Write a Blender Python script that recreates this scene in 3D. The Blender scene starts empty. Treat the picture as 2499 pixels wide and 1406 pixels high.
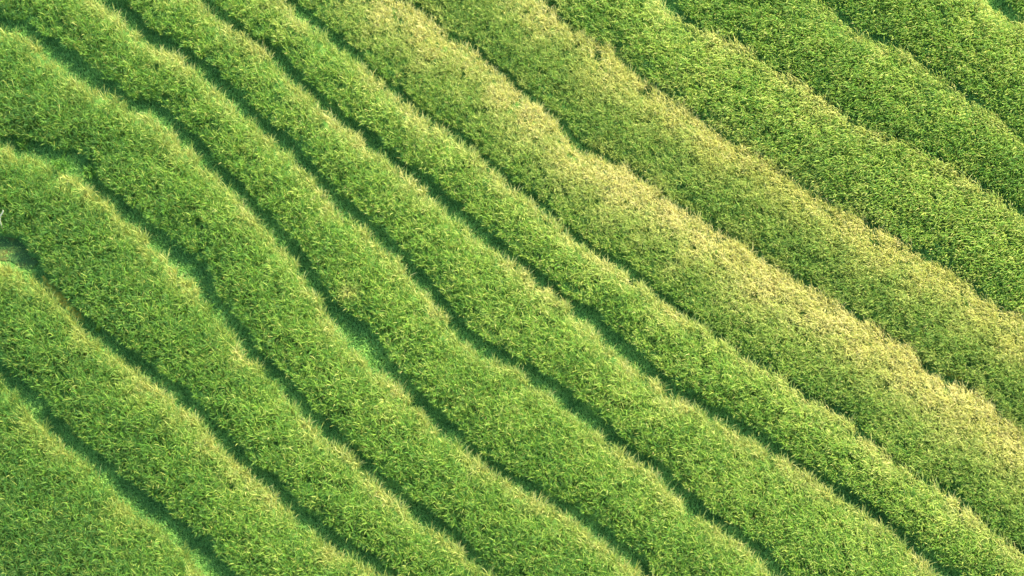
import bpy, math
import numpy as np
from mathutils import Vector, Matrix

rng = np.random.default_rng(11)
scene = bpy.context.scene
COL = scene.collection
rad = math.radians

# ------------------------------------------------------------------ camera
PW, PH = 2499.0, 1406.0
PITCH, DIST, LENS = 57.0, 75.0, 84.4
cam_d = bpy.data.cameras.new('camera')
cam = bpy.data.objects.new('camera', cam_d)
COL.objects.link(cam)
cam_d.lens = LENS; cam_d.sensor_width = 36.0
cam_d.clip_start = 0.5; cam_d.clip_end = 5000
p = rad(PITCH)
FWD = np.array([0, math.cos(p), -math.sin(p)])
RGT = np.array([1.0, 0, 0])
UPV = np.array([0, math.sin(p), math.cos(p)])
CAM = np.array([0, 0, 1.5]) - FWD * DIST
cam.location = CAM
cam.rotation_euler = (rad(90 - PITCH), 0, 0)
scene.camera = cam

# ------------------------------------------------------------------ light
SUN_ELEV, SUN_AZ = 39.0, 40.0         # azimuth measured from +X towards +Y
SKY_STRENGTH, SUN_STRENGTH, EXPOSURE = 0.145, 3.7, 2.70
world = bpy.data.worlds.new('World'); scene.world = world
world.use_nodes = True
nt = world.node_tree
bg = nt.nodes['Background']
sky = nt.nodes.new('ShaderNodeTexSky')
sky.sky_type = 'NISHITA'; sky.sun_disc = False
sky.sun_elevation = rad(SUN_ELEV); sky.sun_rotation = rad(90 - SUN_AZ)
sky.air_density = 1.3; sky.dust_density = 0.6; sky.ozone_density = 1.5
nt.links.new(sky.outputs[0], bg.inputs[0]); bg.inputs[1].default_value = SKY_STRENGTH
sun_d = bpy.data.lights.new('sun', 'SUN'); sun_d.energy = SUN_STRENGTH; sun_d.angle = rad(0.5)
sun_d.color = (1.0, 0.90, 0.70)
sun = bpy.data.objects.new('sun', sun_d); COL.objects.link(sun)
sd = Vector((math.cos(rad(SUN_ELEV)) * math.cos(rad(SUN_AZ)), math.cos(rad(SUN_ELEV)) * math.sin(rad(SUN_AZ)), math.sin(rad(SUN_ELEV))))
sun.rotation_euler = sd.to_track_quat('Z', 'Y').to_euler()
sun.location = (30, 30, 40)
vs = scene.view_settings
vs.view_transform = 'Standard'; vs.look = 'None'; vs.gamma = 1.0; vs.exposure = EXPOSURE; vs.use_curve_mapping = False
scene.cycles.max_bounces = 8; scene.cycles.diffuse_bounces = 4; scene.cycles.transmission_bounces = 5

# ------------------------------------------------------------------ ground survey: outlines of the strips as they lie on the terraces
def unproject(x, y, z):
    cx = (np.asarray(x, float) / PW - .5) * 36.0 / LENS
    cy = -(np.asarray(y, float) / PH - .5) * (36.0 * PH / PW) / LENS
    d = FWD[None] + cx[:, None] * RGT + cy[:, None] * UPV
    t = (np.asarray(z, float) - CAM[2]) / d[:, 2]
    return CAM[None] + d * t[:, None]

A = rad(42); CU, SU = math.cos(A), math.sin(A)
def to_uv(x, y): return x * CU + y * SU, x * SU - y * CU
def to_xy(u, v): return u * CU + v * SU, u * SU - v * CU

T = {}; B = {}
B[0] = "-60,1345 0,1388 30,1402 65,1430"
T[0] = "8,924 25,944 45,964 60,979 75,1004 88,1022 108,1029 123,1049 158,1084 185,1104 213,1124 230,1146 250,1161 265,1179 290,1212 315,1226 333,1244 368,1267 390,1284 410,1294 423,1309 445,1324 460,1337 475,1357 485,1377 500,1402"
B[1] = "0,864 15,894 50,917 75,937 95,964 120,982 140,1007 165,1029 200,1062 218,1087 245,1104 280,1129 295,1164 338,1184 370,1207 400,1237 425,1259 463,1272 483,1302 513,1324 533,1349 550,1369 573,1399"
T[1] = "0,642 33,647 45,652 62,667 85,685 110,700 135,726 153,746 175,764 190,786 208,804 233,826 253,846 275,864 300,876 320,894 345,911 360,931 385,941 413,954 430,971 440,986 463,1001 483,1016 495,1031 510,1051 520,1071 545,1091 565,1114 585,1126 600,1141 623,1164 635,1169 658,1191 678,1216 700,1236 720,1259 733,1276 750,1281 773,1306 795,1326 820,1339 843,1354 875,1364 905,1376 928,1389 938,1401"
B[2] = "0,567 50,577 72,602 75,622 100,624 107,652 125,685 157,711 180,739 200,759 225,774 250,794 263,811 288,826 310,844 338,861 370,886 400,909 430,929 458,944 475,969 500,991 518,1011 550,1039 558,1056 583,1084 608,1106 630,1136 675,1154 688,1176 710,1194 725,1221 750,1244 780,1261 812,1286 845,1309 865,1324 895,1341 920,1351 940,1376 980,1396 988,1406"
T[2] = "0,353 26,359 42,377 64,380 96,386 112,396 128,409 136,423 160,423 192,428 203,441 219,452 227,463 240,474 256,486 272,500 286,514 295,522 310,542 333,552 360,572 373,597 395,612 420,627 423,642 433,662 455,675 485,692 488,714 505,739 523,762 538,784 563,809 575,824 585,847 600,864 623,872 633,876 650,899 663,917 675,929 685,952 700,977 718,992 738,1009 758,1027 780,1042 795,1062 820,1077 838,1084 855,1104 870,1124 878,1147 900,1162 918,1182 945,1204 963,1219 985,1239 1008,1257 1030,1274 1063,1287 1088,1312 1120,1327 1140,1352 1160,1377 1180,1399"
B[3] = "0,332 40,327 72,337 112,348 128,366 189,366 205,383 237,392 240,420 243,441 256,454 285,470 309,490 320,502 350,522 375,552 405,562 420,582 435,602 463,617 490,637 513,660 523,685 533,716 558,739 575,764 590,789 615,814 625,844 653,864 675,884 698,909 718,934 738,957 760,984 785,1012 815,1032 845,1069 865,1082 888,1104 908,1129 933,1149 963,1174 985,1199 1025,1224 1063,1249 1093,1272 1120,1294 1143,1319 1175,1352 1205,1382 1220,1400"
T[3] = "0,70 38,75 70,90 95,100 115,118 133,140 155,155 170,178 193,195 218,210 240,225 275,230 305,245 335,265 368,275 390,293 415,313 433,335 445,348 458,357 483,377 488,402 520,410 543,427 553,450 578,470 595,492 610,515 623,533 633,537 653,560 668,580 693,597 710,615 723,637 733,657 745,680 750,702 765,719 785,727 780,747 798,764 823,784 828,809 850,832 865,852 883,867 893,889 913,899 938,909 958,929 975,947 995,959 1008,977 1030,989 1043,1009 1060,1032 1083,1057 1113,1069 1128,1087 1140,1104 1165,1119 1183,1137 1208,1154 1235,1164 1255,1179 1280,1194 1310,1214 1333,1234 1363,1242 1393,1259 1413,1279 1430,1292 1450,1314 1478,1329 1500,1347 1520,1357 1543,1379 1565,1401"
B[4] = "0,40 63,48 90,63 108,83 140,93 160,115 200,138 225,160 250,185 283,200 295,220 333,238 375,243 405,260 430,283 450,303 483,325 498,345 515,362 528,385 558,410 583,432 605,460 620,475 635,502 665,522 685,547 708,572 725,590 748,617 765,642 780,675 795,697 810,729 833,744 863,767 895,787 918,817 943,847 955,867 973,894 993,917 1018,944 1045,974 1075,997 1100,1024 1125,1044 1145,1069 1173,1092 1198,1122 1225,1139 1248,1152 1300,1167 1325,1194 1360,1214 1400,1229 1425,1247 1460,1269 1485,1297 1513,1317 1548,1339 1575,1367 1595,1389"
T[4] = "245,0 270,20 295,35 310,55 333,78 355,95 380,115 420,125 448,143 465,160 490,180 520,203 545,223 563,240 580,265 600,285 623,300 640,318 665,338 698,362 718,375 730,397 758,420 770,445 788,467 800,492 818,512 843,527 870,537 890,555 908,575 930,590 948,612 973,630 988,652 1005,675 1023,700 1045,714 1058,737 1075,754 1093,779 1115,802 1133,827 1153,842 1173,859 1195,877 1218,882 1243,890 1263,899 1288,919 1313,939 1343,957 1360,977 1380,992 1405,1017 1430,1034 1463,1059 1495,1077 1518,1099 1543,1119 1573,1139 1600,1162 1623,1179 1640,1199 1663,1222 1675,1247 1708,1264 1738,1279 1763,1299 1788,1314 1810,1324 1830,1344 1855,1367 1873,1387 1890,1406"
B[5] = "300,0 325,15 345,35 363,65 400,83 435,100 463,120 493,145 528,168 558,195 583,215 605,240 638,275 658,300 703,323 725,348 750,385 775,410 795,430 818,457 850,490 888,512 905,537 940,560 958,590 983,610 1005,632 1035,660 1060,687 1083,719 1108,742 1120,774 1150,802 1183,824 1218,844 1248,859 1265,877 1318,902 1345,927 1385,944 1410,974 1440,997 1470,1017 1495,1037 1523,1069 1558,1092 1600,1122 1633,1142 1650,1169 1683,1194 1708,1217 1740,1244 1775,1267 1805,1279 1830,1307 1873,1329 1890,1349 1910,1374 1930,1402"
T[5] = "490,5 513,25 538,45 563,65 600,85 623,105 640,118 668,140 688,165 710,193 735,215 755,230 773,248 798,270 820,288 845,308 868,323 893,343 908,357 933,375 950,392 970,407 993,425 1018,442 1038,462 1055,480 1075,497 1093,517 1115,535 1138,552 1158,570 1173,592 1205,607 1233,627 1263,642 1288,667 1310,687 1348,706 1365,726 1390,741 1410,761 1425,769 1445,796 1475,824 1500,849 1525,869 1543,889 1575,911 1605,931 1625,954 1650,971 1673,986 1700,999 1733,1016 1763,1034 1803,1059 1833,1077 1858,1092 1880,1105 1905,1112 1935,1129 1965,1149 1993,1169 2015,1192 2045,1214 2073,1232 2100,1239 2125,1262 2158,1279 2188,1302 2208,1322 2225,1342 2248,1359 2268,1384 2283,1402"
B[6] = "523,0 545,20 583,55 615,83 650,95 698,125 720,160 750,195 775,218 805,245 850,278 875,300 920,318 935,348 958,365 988,395 1020,405 1055,435 1083,462 1115,490 1140,512 1170,537 1198,565 1225,585 1248,600 1258,617 1288,635 1325,665 1350,685 1385,716 1420,736 1460,749 1475,776 1495,804 1538,829 1558,856 1595,884 1625,911 1650,939 1688,961 1730,981 1765,994 1800,1016 1838,1036 1873,1060 1883,1068 1915,1091 1950,1116 1988,1137 2015,1159 2055,1179 2090,1202 2125,1219 2158,1244 2180,1267 2208,1289 2230,1314 2270,1342 2295,1364 2325,1392"
T[6] = "695,0 708,13 728,33 748,48 775,70 805,95 838,118 865,143 895,163 920,185 948,205 965,228 990,250 1015,270 1038,290 1070,305 1095,323 1118,343 1153,367 1178,385 1185,402 1210,415 1230,435 1255,457 1295,480 1305,502 1333,525 1363,542 1385,562 1410,585 1435,605 1458,625 1490,640 1520,657 1545,675 1573,692 1590,706 1605,724 1640,744 1670,769 1700,789 1733,809 1768,827 1795,849 1820,874 1850,893 1880,903 1908,917 1930,942 1960,957 1990,974 2020,992 2050,1009 2083,1032 2108,1059 2140,1082 2170,1104 2183,1127 2218,1144 2248,1164 2255,1177 2288,1184 2310,1199 2333,1217 2343,1234 2380,1252 2395,1269 2420,1292 2453,1312 2475,1332 2498,1347"
B[7] = "730,0 765,20 798,55 825,73 875,108 893,140 920,163 960,195 993,218 1015,240 1045,265 1083,288 1125,308 1150,333 1183,365 1208,382 1230,405 1258,435 1283,447 1313,475 1350,497 1370,527 1410,555 1445,582 1480,605 1518,622 1550,642 1585,672 1605,695 1633,716 1670,739 1700,761 1740,789 1775,811 1810,839 1840,864 1880,880 1908,901 1945,921 1980,944 2015,964 2063,984 2095,1011 2125,1050 2155,1079 2188,1106 2220,1131 2253,1150 2295,1161 2335,1186 2363,1209 2393,1244 2420,1271 2450,1296 2483,1319"
T[7] = "993,0 1015,13 1038,30 1050,48 1070,65 1095,78 1115,95 1145,110 1168,125 1180,143 1205,160 1230,178 1248,198 1275,230 1293,250 1325,260 1333,278 1358,298 1375,323 1395,345 1410,365 1435,377 1465,382 1500,392 1535,407 1555,427 1580,450 1608,467 1625,490 1655,505 1690,522 1720,540 1743,555 1770,567 1800,587 1823,602 1843,622 1865,635 1880,642 1908,662 1948,682 1968,700 1995,706 2018,719 2048,736 2070,756 2088,771 2120,781 2148,796 2160,819 2190,824 2215,842 2235,859 2240,884 2255,904 2290,914 2308,934 2345,932 2368,944 2388,959 2413,977 2428,997 2448,1017 2473,1037 2498,1052"
B[8] = "1020,0 1050,23 1075,45 1100,70 1138,88 1175,108 1188,130 1220,155 1248,178 1260,186 1288,210 1315,225 1335,245 1360,270 1390,295 1410,323 1430,343 1470,362 1500,380 1543,395 1570,420 1593,440 1630,472 1670,487 1705,512 1740,535 1775,552 1813,572 1850,597 1883,625 1920,652 1953,665 1985,680 2025,709 2060,726 2093,751 2120,766 2158,794 2198,824 2230,849 2255,874 2295,899 2345,909 2375,934 2400,959 2435,987 2463,1014 2498,1042"
T[8] = "1320,0 1343,18 1360,35 1380,55 1405,73 1433,88 1465,100 1490,110 1503,135 1528,153 1545,173 1570,188 1593,203 1620,225 1640,243 1670,255 1690,273 1713,290 1738,310 1765,328 1790,345 1815,360 1845,374 1868,390 1895,404 1925,420 1948,445 1970,465 2008,482 2038,502 2068,518 2105,530 2125,547 2158,562 2195,580 2223,600 2250,617 2265,632 2295,650 2333,667 2370,692 2385,714 2415,731 2445,749 2480,764 2499,775"
B[9] = "1355,0 1380,33 1410,63 1450,88 1485,95 1513,113 1535,140 1565,163 1600,193 1635,215 1660,240 1700,263 1738,293 1775,318 1815,340 1870,380 1905,396 1940,417 1970,440 2005,462 2045,487 2083,505 2118,525 2158,545 2200,567 2245,592 2285,617 2320,642 2355,667 2388,690 2420,716 2450,736 2488,754"
T[9] = "1623,5 1633,25 1663,33 1685,50 1720,68 1755,80 1785,93 1810,108 1838,120 1848,145 1873,158 1895,168 1935,177 1975,203 1988,223 2015,238 2035,253 2060,270 2090,290 2115,308 2145,322 2200,337 2230,350 2275,377 2300,395 2333,412 2365,430 2395,450 2423,470 2458,492 2498,522"
B[10] = "1655,0 1680,30 1710,50 1740,68 1790,83 1833,105 1873,132 1883,148 1925,168 1960,185 1988,205 2025,230 2055,253 2100,288 2150,313 2213,335 2268,360 2305,375 2340,400 2385,425 2425,452 2463,477 2498,502"
T[10] = "1998,0 2025,18 2050,43 2075,68 2100,80 2145,98 2178,105 2210,128 2240,148 2270,165 2300,185 2333,213 2350,233 2383,245 2408,265 2435,285 2460,303 2485,320 2498,330"
B[11] = "2015,0 2055,13 2083,35 2108,60 2140,68 2175,83 2208,100 2245,125 2265,143 2313,173 2345,198 2378,220 2410,245 2443,268 2470,295 2498,315"
T[11] = "2400,0 2425,15 2455,33 2483,48 2498,53"
B[12] = "2468,0 2498,25 2540,50"
T[12] = "2660,-200 2760,-120 2860,-60"
NB = 13
UMIN, UMAX, UST = -420.0, 3240.0, 6.0
UG = np.arange(UMIN, UMAX + 1, UST)

def line(s, shift=0.0):
    xy = np.array([[float(a) for a in q.split(',')] for q in s.split()])
    u, v = to_uv(xy[:, 0], xy[:, 1])
    o = np.argsort(u); u, v = u[o], v[o]
    g = np.interp(UG, u, v)
    # outside the surveyed stretch the edges carry on in the sweep of the whole hillside
    lo, hi = UG < u[0], UG > u[-1]
    def sweep(uu): return -0.00009 * (uu - 900.0) ** 2 + 0.00000002 * (uu - 900.0) ** 3
    g[lo] = v[0] + sweep(UG[lo]) - sweep(u[0]) + 6 * np.sin(UG[lo] / 37 + v[0])
    g[hi] = v[-1] + 0.35 * (UG[hi] - u[-1]) - 0.00005 * (UG[hi] - u[-1]) ** 2 + 6 * np.sin(UG[hi] / 41 + v[-1])
    return g
TL = [line(T[k]) for k in range(NB)]
BL = [line(B[k]) for k in range(NB)]
for k in range(NB):
    if k: BL[k] = np.maximum(BL[k], TL[k - 1] + 10)
    TL[k] = np.maximum(TL[k], BL[k] + 70)
def at_line(g, u): return np.interp(u, UG, g)

PXM = 42.0                       # picture pixels per metre of height
STEP = 0.22
def level(k): return STEP * k
MOUND = 0.19                     # each bed is crowned, highest towards its upper edge
def mound(f):
    f = np.clip(f, 0, 1)
    a = np.clip(f / .72, 0, 1); b = np.clip((f - .72) / .28, 0, 1)
    return MOUND * (a * (1.9 - .9 * a) - .32 * b * b)

def lattice(seed, n=64):
    return np.random.default_rng(seed).random((n, n))
def noise(x, y, scale, seed):
    L = lattice(seed); n = L.shape[0]
    x = np.asarray(x) / scale; y = np.asarray(y) / scale
    xi = np.floor(x).astype(int); yi = np.floor(y).astype(int)
    fx = x - xi; fy = y - yi
    fx = fx * fx * (3 - 2 * fx); fy = fy * fy * (3 - 2 * fy)
    a = L[xi % n, yi % n]; b = L[(xi + 1) % n, yi % n]; c = L[xi % n, (yi + 1) % n]; d = L[(xi + 1) % n, (yi + 1) % n]
    return (a * (1 - fx) + b * fx) * (1 - fy) + (c * (1 - fx) + d * fx) * fy

# ------------------------------------------------------------------ materials
def ramp(nt, stops):
    r = nt.nodes.new('ShaderNodeValToRGB')
    e = r.color_ramp.elements
    e[0].position, e[0].color = stops[0][0], (*stops[0][1], 1)
    e[1].position, e[1].color = stops[-1][0], (*stops[-1][1], 1)
    for pos, c in stops[1:-1]:
        n = e.new(pos); n.color = (*c, 1)
    return r
def leaf_material(name, green, straw, trans=0.35, rough=0.55):
    m = bpy.data.materials.new(name); m.use_nodes = True
    nt = m.node_tree; N, Lk = nt.nodes, nt.links
    pb = N['Principled BSDF']; out = N['Material Output']
    tone = N.new('ShaderNodeAttribute'); tone.attribute_name = 'tone'
    dry = N.new('ShaderNodeAttribute'); dry.attribute_name = 'dry'
    g = ramp(nt, green); s = ramp(nt, straw)
    Lk.new(tone.outputs['Fac'], g.inputs[0]); Lk.new(tone.outputs['Fac'], s.inputs[0])
    mx = N.new('ShaderNodeMix'); mx.data_type = 'RGBA'
    Lk.new(dry.outputs['Fac'], mx.inputs[0]); Lk.new(g.outputs[0], mx.inputs[6]); Lk.new(s.outputs[0], mx.inputs[7])
    Lk.new(mx.outputs[2], pb.inputs['Base Color'])
    pb.inputs['Roughness'].default_value = rough
    pb.inputs['Specular IOR Level'].default_value = 0.14
    tr = N.new('ShaderNodeBsdfTranslucent'); Lk.new(mx.outputs[2], tr.inputs[0])
    ms = N.new('ShaderNodeMixShader'); ms.inputs[0].default_value = trans
    Lk.new(pb.outputs[0], ms.inputs[1]); Lk.new(tr.outputs[0], ms.inputs[2]); Lk.new(ms.outputs[0], out.inputs[0])
    return m
STRAW = [(0.0, (0.26, 0.29, 0.045)), (0.5, (0.37, 0.35, 0.08)), (1.0, (0.51, 0.43, 0.16))]
M_RICE = leaf_material('rice_leaf', [(0.0, (0.034, 0.100, 0.014)), (0.35, (0.080, 0.19, 0.018)), (0.7, (0.152, 0.262, 0.024)), (1.0, (0.30, 0.355, 0.055))], STRAW, 0.40)
M_TURF = leaf_material('furrow_turf', [(0.0, (0.060, 0.16, 0.032)), (0.5, (0.17, 0.35, 0.060)), (1.0, (0.30, 0.46, 0.075))], STRAW, 0.25)

def soil_material(name, stops, scale, detail=6):
    m = bpy.data.materials.new(name); m.use_nodes = True
    nt = m.node_tree; N, Lk = nt.nodes, nt.links
    pb = N['Principled BSDF']; pb.inputs['Roughness'].default_value = 0.9; pb.inputs['Specular IOR Level'].default_value = 0.08
    tc = N.new('ShaderNodeTexCoord')
    n1 = N.new('ShaderNodeTexNoise'); n1.inputs['Scale'].default_value = scale; n1.inputs['Detail'].default_value = detail
    Lk.new(tc.outputs['Object'], n1.inputs[0])
    r = ramp(nt, stops); Lk.new(n1.outputs[0], r.inputs[0]); Lk.new(r.outputs[0], pb.inputs['Base Color'])
    bp = N.new('ShaderNodeBump'); bp.inputs['Strength'].default_value = 0.8; bp.inputs['Distance'].default_value = 0.04
    Lk.new(n1.outputs[0], bp.inputs['Height']); Lk.new(bp.outputs[0], pb.inputs['Normal'])
    return m
M_GROUND = soil_material('mossy_ground', [(0.25, (0.022, 0.060, 0.012)), (0.5, (0.042, 0.105, 0.017)), (0.75, (0.07, 0.14, 0.022))], 5.0)
M_DIRT = soil_material('bare_earth', [(0.3, (0.09, 0.14, 0.018)), (0.55, (0.24, 0.20, 0.022)), (0.8, (0.42, 0.30, 0.045))], 3.0)
M_MUD = soil_material('shaded_mud', [(0.3, (0.016, 0.045, 0.012)), (0.5, (0.030, 0.062, 0.014)), (0.75, (0.075, 0.062, 0.014))], 2.5)  # mud, its colour darkened to hold the shade below the next strip

# ------------------------------------------------------------------ helpers
def tag(o, label=None, cat=None, group=None, kind=None):
    if label: o['label'] = label
    if cat: o['category'] = cat
    if group: o['group'] = group
    if kind: o['kind'] = kind
def empty(name, loc):
    o = bpy.data.objects.new(name, None); COL.objects.link(o); o.location = loc
    o.empty_display_size = 0.5
    return o
def grass_object(name, parts, material, parent=None, origin=(0, 0, 0)):
    """parts: list of (root, azimuth, tilt at base, tilt at tip, length, width, twist, tone, dry) arrays -> ONE mesh of blades"""
    root, az, t0, t1, L, W, tw, tone, dry = [np.concatenate([q[i] for q in parts]) for i in range(9)]
    root = root - np.asarray(origin)[None]
    n = len(root)
    h = np.stack([np.cos(az), np.sin(az), np.zeros(n)], 1)
    up = np.array([0, 0, 1.0])[None]
    side = np.stack([-np.sin(az), np.cos(az), np.zeros(n)], 1)
    side = side * np.cos(tw)[:, None] + up * np.sin(tw)[:, None]
    def d(t): return h * np.sin(t)[:, None] + up * np.cos(t)[:, None]
    Lc = L[:, None]; Wc = (W * .5)[:, None]
    p0 = root
    p1 = p0 + d(t0) * Lc * .54
    p2 = p1 + d(t0 * .45 + t1 * .55) * Lc * .25
    p3 = p2 + d(t1) * Lc * .21
    V = np.stack([p0 - side * Wc * .7, p0 + side * Wc * .7, p1 - side * Wc, p1 + side * Wc, p2 - side * Wc * .85, p2 + side * Wc * .85, p3], 1)
    me = bpy.data.meshes.new(name)
    me.vertices.add(n * 7); me.vertices.foreach_set('co', V.astype(np.float32).ravel())
    pat = np.array([0, 1, 3, 2, 2, 3, 5, 4, 4, 5, 6])
    li = (np.arange(n)[:, None] * 7 + pat[None]).astype(np.int32).ravel()
    me.loops.add(len(li)); me.loops.foreach_set('vertex_index', li)
    ls = (np.arange(n)[:, None] * 11 + np.array([0, 4, 8])[None]).astype(np.int32).ravel()
    me.polygons.add(n * 3); me.polygons.foreach_set('loop_start', ls)
    me.polygons.foreach_set('use_smooth', np.ones(n * 3, bool))
    me.update(calc_edges=True)
    for nm, arr in (('tone', tone), ('dry', dry)):
        a = me.attributes.new(nm, 'FLOAT', 'FACE')
        a.data.foreach_set('value', np.repeat(np.clip(arr, 0, 1), 3).astype(np.float32))
    me.materials.append(material)
    o = bpy.data.objects.new(name, me); COL.objects.link(o)
    if parent: o.parent = parent
    return o
def sheet(name, V, quads, material, parent=None):
    me = bpy.data.meshes.new(name); me.from_pydata([tuple(q) for q in V], [], [tuple(int(i) for i in q) for q in quads]); me.update()
    me.polygons.foreach_set('use_smooth', np.ones(len(me.polygons), bool))
    me.materials.append(material)
    o = bpy.data.objects.new(name, me); COL.objects.link(o)
    if parent: o.parent = parent
    return o

# ------------------------------------------------------------------ terraced hillside, one sheet to the horizon
us = UG[::2]
rows = []
for k in range(NB):
    b, t = at_line(BL[k], us), at_line(TL[k], us)
    for f in (.06, .2, .35, .5, .65, .8, .92):
        rows.append((b + (t - 20 - b) * f, level(k) + float(mound(f)) - (.15 if .1 < f else .03)))
    rows.append((t - 8, level(k) + .04)); rows.append((t + 4, level(k)))
    if k < NB - 1:
        nb = at_line(BL[k + 1], us)
        rows.append((np.maximum(nb - 12, t + 1), level(k)))
nv, nu = len(rows), len(us)
VV = np.zeros((nv, nu)); ZZ = np.zeros((nv, nu))
for i, (v, z) in enumerate(rows):
    VV[i] = v if i == 0 else np.maximum(v, VV[i - 1] + 1); ZZ[i] = z
X, Y = to_xy(np.broadcast_to(us, VV.shape), VV)
G = unproject(X.ravel(), Y.ravel(), ZZ.ravel()).reshape(nv, nu, 3)
G[..., 2] += 0.05 * (noise(G[..., 0].ravel(), G[..., 1].ravel(), 0.7, 5).reshape(nv, nu) - .5)
far = np.array([0.62, 0.78, 0.0]) * 1600; side_ = np.array([0.78, -0.62, 0.0]) * 1600
G = np.concatenate([(G[:1] - far), G, (G[-1:] + far)], 0)
G = np.concatenate([(G[:, :1] - side_), G, (G[:, -1:] + side_)], 1)
nv, nu = G.shape[:2]
idx = np.arange(nv * nu).reshape(nv, nu)
Q = np.stack([idx[:-1, :-1], idx[:-1, 1:], idx[1:, 1:], idx[1:, :-1]], -1).reshape(-1, 4)
terrain = sheet('terrain', G.reshape(-1, 3), Q, M_GROUND)
tag(terrain, 'dark mossy terraced ground showing in the furrows', 'ground', kind='structure')

# ------------------------------------------------------------------ rice strips
# per strip: leaf tone, extra dryness, leaf length, width factor, tuft density factor, fringe width (px), combing
STRIPS = [
 dict(tone=0.30, dry=.03, len=0.42, fr=30, fs=0.62, label='broad deep green rice strip filling the bottom left corner'),
 dict(tone=0.36, dry=.03, len=0.42, fr=38, fs=0.80, label='rice strip beside the bare earth track with a thick straw coloured fringe'),
 dict(tone=0.38, dry=.03, len=0.42, fr=30, fs=0.72, label='green rice strip with the pale dry stalk standing in its left end'),
 dict(tone=0.41, dry=.03, len=0.42, fr=30, fs=0.70, label='rice strip that swells widest at its left end above the fork in the furrow'),
 dict(tone=0.48, dry=.03, len=0.40, fr=28, fs=0.64, label='even green rice strip starting in the top left corner of the field'),
 dict(tone=0.54, dry=.05, len=0.39, fr=30, fs=0.64, label='light green rice strip two furrows below the straw patched strip'),
 dict(tone=0.57, dry=.06, len=0.39, fr=30, fs=0.60, label='light green rice strip just below the pale straw patched strip'),
 dict(tone=0.52, dry=.17, len=0.33, fr=80, fs=0.85, label='palest rice strip with the widest straw yellow patches along its upper edge'),
 dict(tone=0.38, dry=.15, len=0.33, fr=76, fs=0.80, label='olive rice strip with straw yellow upper edge, darker towards its lower right end'),
 dict(tone=0.62, dry=.07, len=0.39, fr=28, fs=0.45, label='bright green combed rice strip just above the olive strip'),
 dict(tone=0.54, dry=.05, len=0.39, fr=24, fs=0.40, label='wind combed rice strip with small tan patches, second from the top right corner strip'),
 dict(tone=0.62, dry=.05, len=0.39, fr=22, fs=0.35, label='yellow green rice strip below the small strip in the top right corner'),
 dict(tone=0.50, dry=.04, len=0.39, fr=20, fs=0.30, label='small sliver of rice strip cut off by the top right corner'),
]
# patches where the crop has ripened to straw (position on the field, radius)
PATCH = np.array([(1030, 55, 62), (1075, 95, 50), (1150, 135, 45), (1240, 225, 50), (1300, 285, 50), (1450, 395, 60), (1540, 440, 60), (1590, 470, 45),
 (1650, 520, 45), (1790, 600, 60), (1860, 680, 70), (1990, 740, 60), (2040, 780, 55), (2100, 830, 60), (2190, 870, 60), (2230, 905, 55), (2300, 950, 60), (2370, 985, 60), (2450, 1060, 60), (2490, 1100, 60),
 (1330, 30, 40), (1480, 140, 45), (1500, 160, 40), (1620, 250, 45), (1640, 275, 45), (1740, 330, 50), (1810, 370, 45), (1900, 430, 50), (1960, 480, 50), (2060, 535, 55), (2120, 575, 50), (2290, 670, 45), (2320, 690, 45), (2400, 760, 45), (2470, 830, 45), (2495, 845, 40),
 (2090, 90, 14), (2150, 120, 14), (855, 705, 22), (1300, 40, 30)], float)

def in_frame(x, y): return (x > -40) & (x < PW + 40) & (y > -40) & (y < PH + 60)

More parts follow.
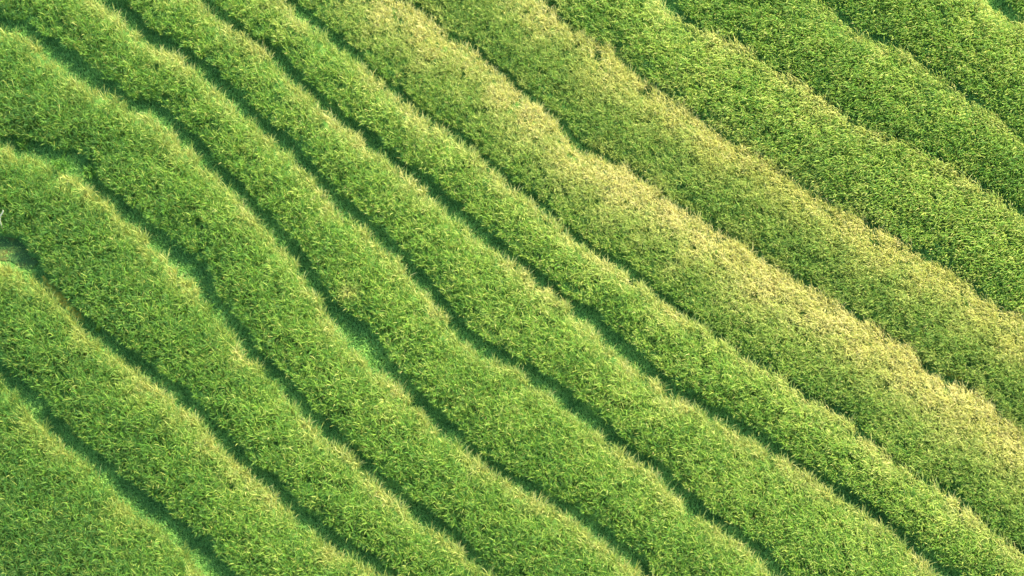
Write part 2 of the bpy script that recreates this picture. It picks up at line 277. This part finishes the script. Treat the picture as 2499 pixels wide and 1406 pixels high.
TUFT = 0.0170     # tufts per picture pixel
def strip(k):
    S = STRIPS[k]
    z = level(k)
    hT = S['len'] * .90 * PXM      # canopy height in picture pixels
    lo, hi = BL[k].min() - 40, TL[k].max() + 10
    area = (UMAX - UMIN) * (hi - lo)
    fine = 1.35 if k in (7, 8) else 1.0
    n = int(area * TUFT * fine)
    u = rng.uniform(UMIN + 20, UMAX - 20, n); v = rng.uniform(lo, hi, n)
    x, y = to_xy(u, v)
    keep = (x > -420) & (x < PW + 420) & (y > -330) & (y < PH + 330)
    keep &= in_frame(x, y) | (rng.random(n) < .30)
    x, y = x[keep], y[keep]
    # jitter of the edge so that it is ragged
    uT, vT = to_uv(x, y - hT)
    uB, vB = to_uv(x, y - 9)
    dT = at_line(TL[k], uT) - vT + 8 * (noise(uT, uT * 0 + k * 7.3, 16, 40 + k) - .5) + 10 * (noise(uT, uT * 0 + k * 2.3, 38, 140 + k) - .5)
    dB = vB - at_line(BL[k], uB) + 8 * (noise(uB, uB * 0 + k * 3.1, 14, 60 + k) - .5)
    inset = (2, 5) if k < 7 else (1, -2)
    keep = (dT > inset[0]) & (dB > inset[1])
    x, y, dT, dB = x[keep], y[keep], dT[keep], dB[keep]
    n = len(x)
    frac = dB / (dB + dT)
    R = unproject(x, y, z + mound(frac))
    org = np.array([R[:, 0].mean(), R[:, 1].mean(), z])
    inside = in_frame(x, y)
    # plants
    m = 12
    rep = lambda a: np.repeat(a, m)
    hv = 0.72 + 0.48 * rng.random(n) + 0.22 * (noise(x, y, 34, 3 + k) - .5)
    q = np.clip(dB / 85, 0, 1); hv = hv * (.74 + .30 * q * q * (3 - 2 * q)) * (1 - .10 * np.exp(-np.maximum(dT, 0) / 30))
    hv = hv * (1 + .10 * (noise(x, y, 95, 33) - .5) * 2)
    tt = S['tone'] + 0.30 * (noise(x, y, 40, 80) - .5) + 0.18 * (noise(x, y, 190, 81) - .5) + 0.10 * rng.standard_normal(n) - .24 * np.clip((620 - x) / 620, 0, 1) + .20 * (frac - .5)  # left darkening paints a vignette; paler upper side mixes ripening with painted sunlight
    # straw fringe and patches
    along = 0.48 + 0.80 * noise(x + y, x * 0 + k * 9.7, 70, 90 + k) + 0.3 * (noise(x, y, 22, 91) - .5)
    fw = S['fr'] * np.clip(along, .5, 1.5)
    fringe = S['fs'] * np.clip(along, .2, 1.15) * np.exp(-(np.maximum(dT, 0) / fw) ** 1.6)
    pt = np.zeros(n)
    for px, py, pr in PATCH:
        r2 = ((x - px) ** 2 + (y - hT - py) ** 2) / pr ** 2
        pt = np.maximum(pt, np.exp(-r2))
    pt *= 0.55 + 0.7 * noise(x, y, 26, 92)
    dry_t = S['dry'] * (1 + 1.0 * (frac - .5)) + (.22 * frac if k in (7, 8) else 0) + np.clip(np.maximum(fringe, pt * .80), 0, 1) + 0.30 * np.clip(noise(x, y, 60, 93) - .66, 0, 1)
    # combing: plants further right lean over to the lower left
    comb = np.clip((x - 1250) / 700, 0, 1) * np.clip((k - 4.5) / 3, 0.25, 1)
    comb *= 0.6 if k in (7, 8) else 1.0
    caz = math.pi + rad(38) - rad(30) * np.clip((y - 500) / 600, 0, 1)   # flow direction in plan
    N = n * m
    base = rng.uniform(0, 2 * np.pi, n)
    az = rep(base) + np.tile(np.arange(m) * (2 * np.pi / m) * 3, n) + rng.normal(0, .35, N)
    ax, ay = np.cos(az), np.sin(az)
    c = rep(comb) * rng.uniform(.5, 3.2, N)
    ax = ax + c * np.cos(rep(caz)); ay = ay + c * np.sin(rep(caz))
    # outward lean at the two edges
    eT = rep(np.exp(-np.maximum(dT, 0) / 14)); eB = rep(np.exp(-np.maximum(dB, 0) / 20))
    nx, ny = 0.62, 0.78
    ax = ax + nx * (.45 * eT - .6 * eB); ay = ay + ny * (.45 * eT - .6 * eB)
    az = np.arctan2(ay, ax)
    L = S['len'] * rep(hv) * rng.uniform(.68, 1.22, N)
    W = rng.uniform(.011, .019, N) * (0.85 if k in (7, 8) else 1.0) * np.where(rep(inside), 1, 1.5)
    t0 = np.abs(rng.normal(.22, .14, N)) + .10 * eB
    t1 = rng.uniform(.6, 2.0, N)
    spike = rep(np.exp(-np.maximum(dT, 0) / 12)) * (rng.random(N) < .5)
    L = L * (1 + .35 * spike); t1 = t1 * (1 - .5 * spike)
    tw = rng.normal(0, .55, N)
    root = np.repeat(R, m, 0) + np.stack([rng.normal(0, 1, N) * (.030 + .06 * rep(comb)), rng.normal(0, 1, N) * (.030 + .06 * rep(comb)), rng.uniform(-.02, .02, N)], 1)
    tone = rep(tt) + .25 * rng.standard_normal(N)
    dry = np.clip(rep(dry_t) + .16 * rng.standard_normal(N), 0, 1)
    dry = np.where(rng.random(N) < .05, rng.uniform(.3, 1, N), dry)
    dry = np.where(dry < .08, 0, dry)
    fr = (dry > .42) & rep((dT < 95) | (pt > .4))
    pack = lambda s: (root[s], az[s], t0[s], t1[s], L[s], W[s], tw[s], tone[s], dry[s])
    e = empty('rice_strip', org)
    tag(e, S['label'], 'rice strip', 'rice strips on the terraces')
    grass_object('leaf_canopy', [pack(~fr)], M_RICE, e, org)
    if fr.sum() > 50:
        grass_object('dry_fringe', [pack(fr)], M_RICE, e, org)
    return N
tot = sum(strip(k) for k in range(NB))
print('rice blades', tot)

# ------------------------------------------------------------------ short turf in the furrows
parts = []
for k in range(NB - 1):
    lo, hi = TL[k].min() - 60, BL[k + 1].max() + 10
    n = int((UMAX - UMIN) * (hi - lo) * 0.30)
    u = rng.uniform(UMIN + 20, UMAX - 20, n); v = rng.uniform(lo, hi, n)
    x, y = to_xy(u, v)
    s = in_frame(x, y) & (at_line(TL[k], u) - 15 < v) & (v < at_line(BL[k + 1], u) + 16)
    s &= ~((x < 95) & (y > 560) & (y < 662) & (rng.random(n) < .85))
    x, y = x[s], y[s]; n = len(x)
    us_, vs_ = to_uv(x, y); nb = at_line(BL[k + 1], us_); w = at_line(TL[k + 1], us_) - nb - 20
    zf = np.clip((vs_ - (nb - 12)) / (12 + .06 * w), 0, 1)          # up the grassy riser to the next bed
    R = unproject(x, y, level(k) + zf * (STEP + float(mound(.06)) - .02))
    nz = noise(x, y, 45, 120)
    parts.append((R, rng.uniform(0, 2 * np.pi, n), np.abs(rng.normal(.3, .2, n)), rng.uniform(.6, 1.7, n), rng.uniform(.07, .17, n) * (0.7 + .7 * nz),
                  rng.uniform(.010, .018, n), rng.normal(0, .5, n), .42 + .5 * (nz - .5) + .05 + .16 * rng.standard_normal(n) + .12 * (np.clip((x - 500) / 500, 0, 1) - np.clip((x - 1750) / 400, 0, 1)) - .12, (rng.random(n) < .02) * .5))  # turf paler mid-field: a hazy lift of the centre painted into its tone
turf = grass_object('furrow_grass', parts, M_TURF)
tag(turf, 'short blue green grass carpeting the shaded furrows', 'grass', kind='stuff')

# ------------------------------------------------------------------ bare earth and mud in the left furrows
def ribbon(name, pts, z, mat, lift, bulge=.05):
    c = np.array(pts, float)
    rngl = np.random.default_rng(3)
    V = []; Qd = []
    for i, (x, y, w) in enumerate(c):
        a = c[min(i + 1, len(c) - 1), :2] - c[max(i - 1, 0), :2]; a /= np.linalg.norm(a)
        nrm = np.array([-a[1], a[0]])
        for j, f in enumerate((-1, -.5, 0, .5, 1)):
            q = c[i, :2] + nrm * w * f * (1 + .25 * (rngl.random() - .5))
            P = unproject([q[0]], [q[1]], [z])[0]
            P[2] += lift + bulge * (1 - f * f)
            V.append(P)
        if i:
            for j in range(4):
                a0 = (i - 1) * 5 + j
                Qd.append((a0, a0 + 1, a0 + 6, a0 + 5))
    return sheet(name, V, Qd, mat)
path = ribbon('dirt_path', [(104, 676, 4), (118, 694, 9), (134, 710, 11), (150, 728, 12), (166, 744, 13), (182, 760, 12), (196, 775, 9), (206, 784, 3)], level(1), M_DIRT, .03, .04)
tag(path, 'narrow bare earth track in the furrow at the left', 'path', kind='structure')
mud = ribbon('mud_ground', [(-60, 596, 22), (-20, 602, 30), (15, 604, 32), (40, 612, 30), (62, 630, 24), (84, 652, 14)], level(1), M_MUD, .03, .02)
tag(mud, 'murky muddy ground between the strips at the left edge', 'ground', kind='structure')
soil = ribbon('soil_ground', [(2296, 908, 5), (2318, 912, 12), (2340, 916, 14), (2358, 922, 8)], level(7), M_DIRT, .06)
tag(soil, 'brown soil patch in the furrow at the right', 'ground', kind='structure')

# ------------------------------------------------------------------ weed clumps and the pale stalk
def clump(px, py, k, n, L, tone, label, spread=.10, lean=None):
    P = unproject([px], [py], [level(k)])[0]
    e = empty('weed_clump', P)
    tag(e, label, 'weed', 'weed clumps in the furrows')
    az = rng.uniform(0, 2 * np.pi, n) if lean is None else rng.normal(lean, .5, n)
    r = spread * np.sqrt(rng.random(n)); a = rng.uniform(0, 2 * np.pi, n)
    root = P[None] + np.stack([r * np.cos(a), r * np.sin(a), np.zeros(n)], 1)
    grass_object('blade_tuft', [(root, az, np.abs(rng.normal(.35, .2, n)), rng.uniform(.8, 1.8, n), rng.uniform(.6, 1.2, n) * L, rng.uniform(.014, .022, n),
                 rng.normal(0, .5, n), tone + .15 * rng.standard_normal(n), (rng.random(n) < .06) * .6)], M_RICE, e, P)
clump(150, 412, 2, 90, .50, .30, 'bushy weed clump in the fork of the furrow beside the dark hollow', .22)
clump(222, 428, 2, 70, .45, .32, 'weed clump at the mouth of the fork against the widest strip', .20)
clump(60, 355, 2, 60, .40, .34, 'low weed clump near the left edge above the strip with the dry stalk', .22)
clump(238, 812, 1, 16, .60, .60, 'few thin grass blades crossing the furrow just below the bare earth track', .06, rad(40))
clump(505, 768, 2, 22, .60, .60, 'long pale grass blades leaning out across the furrow left of the middle', .08, rad(30))

def stalk(pts, radius, z):
    """a curved tapering stalk with a frayed head"""
    V = []; Qd = []
    n = 8
    c = []
    base = unproject([pts[0][0]], [pts[0][1]], [z])[0]
    for (dx, dz) in pts[1:]:
        c.append(base + np.array([dx, 0, dz]))
    m = len(c)
    for i, q in enumerate(c):
        r = radius[i]
        for j in range(n):
            a = 2 * math.pi * j / n
            V.append(q + np.array([r * math.cos(a), r * math.sin(a), .3 * r * math.cos(a)]) - base)
        if i:
            for j in range(n):
                Qd.append(((i - 1) * n + j, (i - 1) * n + (j + 1) % n, i * n + (j + 1) % n, i * n + j))
    Qd.append(tuple(range(n))[::-1]); Qd.append(tuple((m - 1) * n + j for j in range(n)))
    return base, V, Qd
M_PALE = soil_material('bleached_stalk', [(0.3, (0.30, 0.26, 0.15)), (0.7, (0.42, 0.38, 0.26))], 14.0)
base, V, Qd = stalk([(6, 560), (0, 0), (.01, .45), (.03, .66), (.09, .80), (.16, .92), (.20, 1.03), (.205, 1.10)], [.014, .02, .026, .032, .032, .024, .006], level(2) + .12)
st = sheet('dry_stalk', V, Qd, M_PALE); st.location = base
tag(st, 'pale bleached curved stalk poking out of the green rice at the left edge', 'stalk')
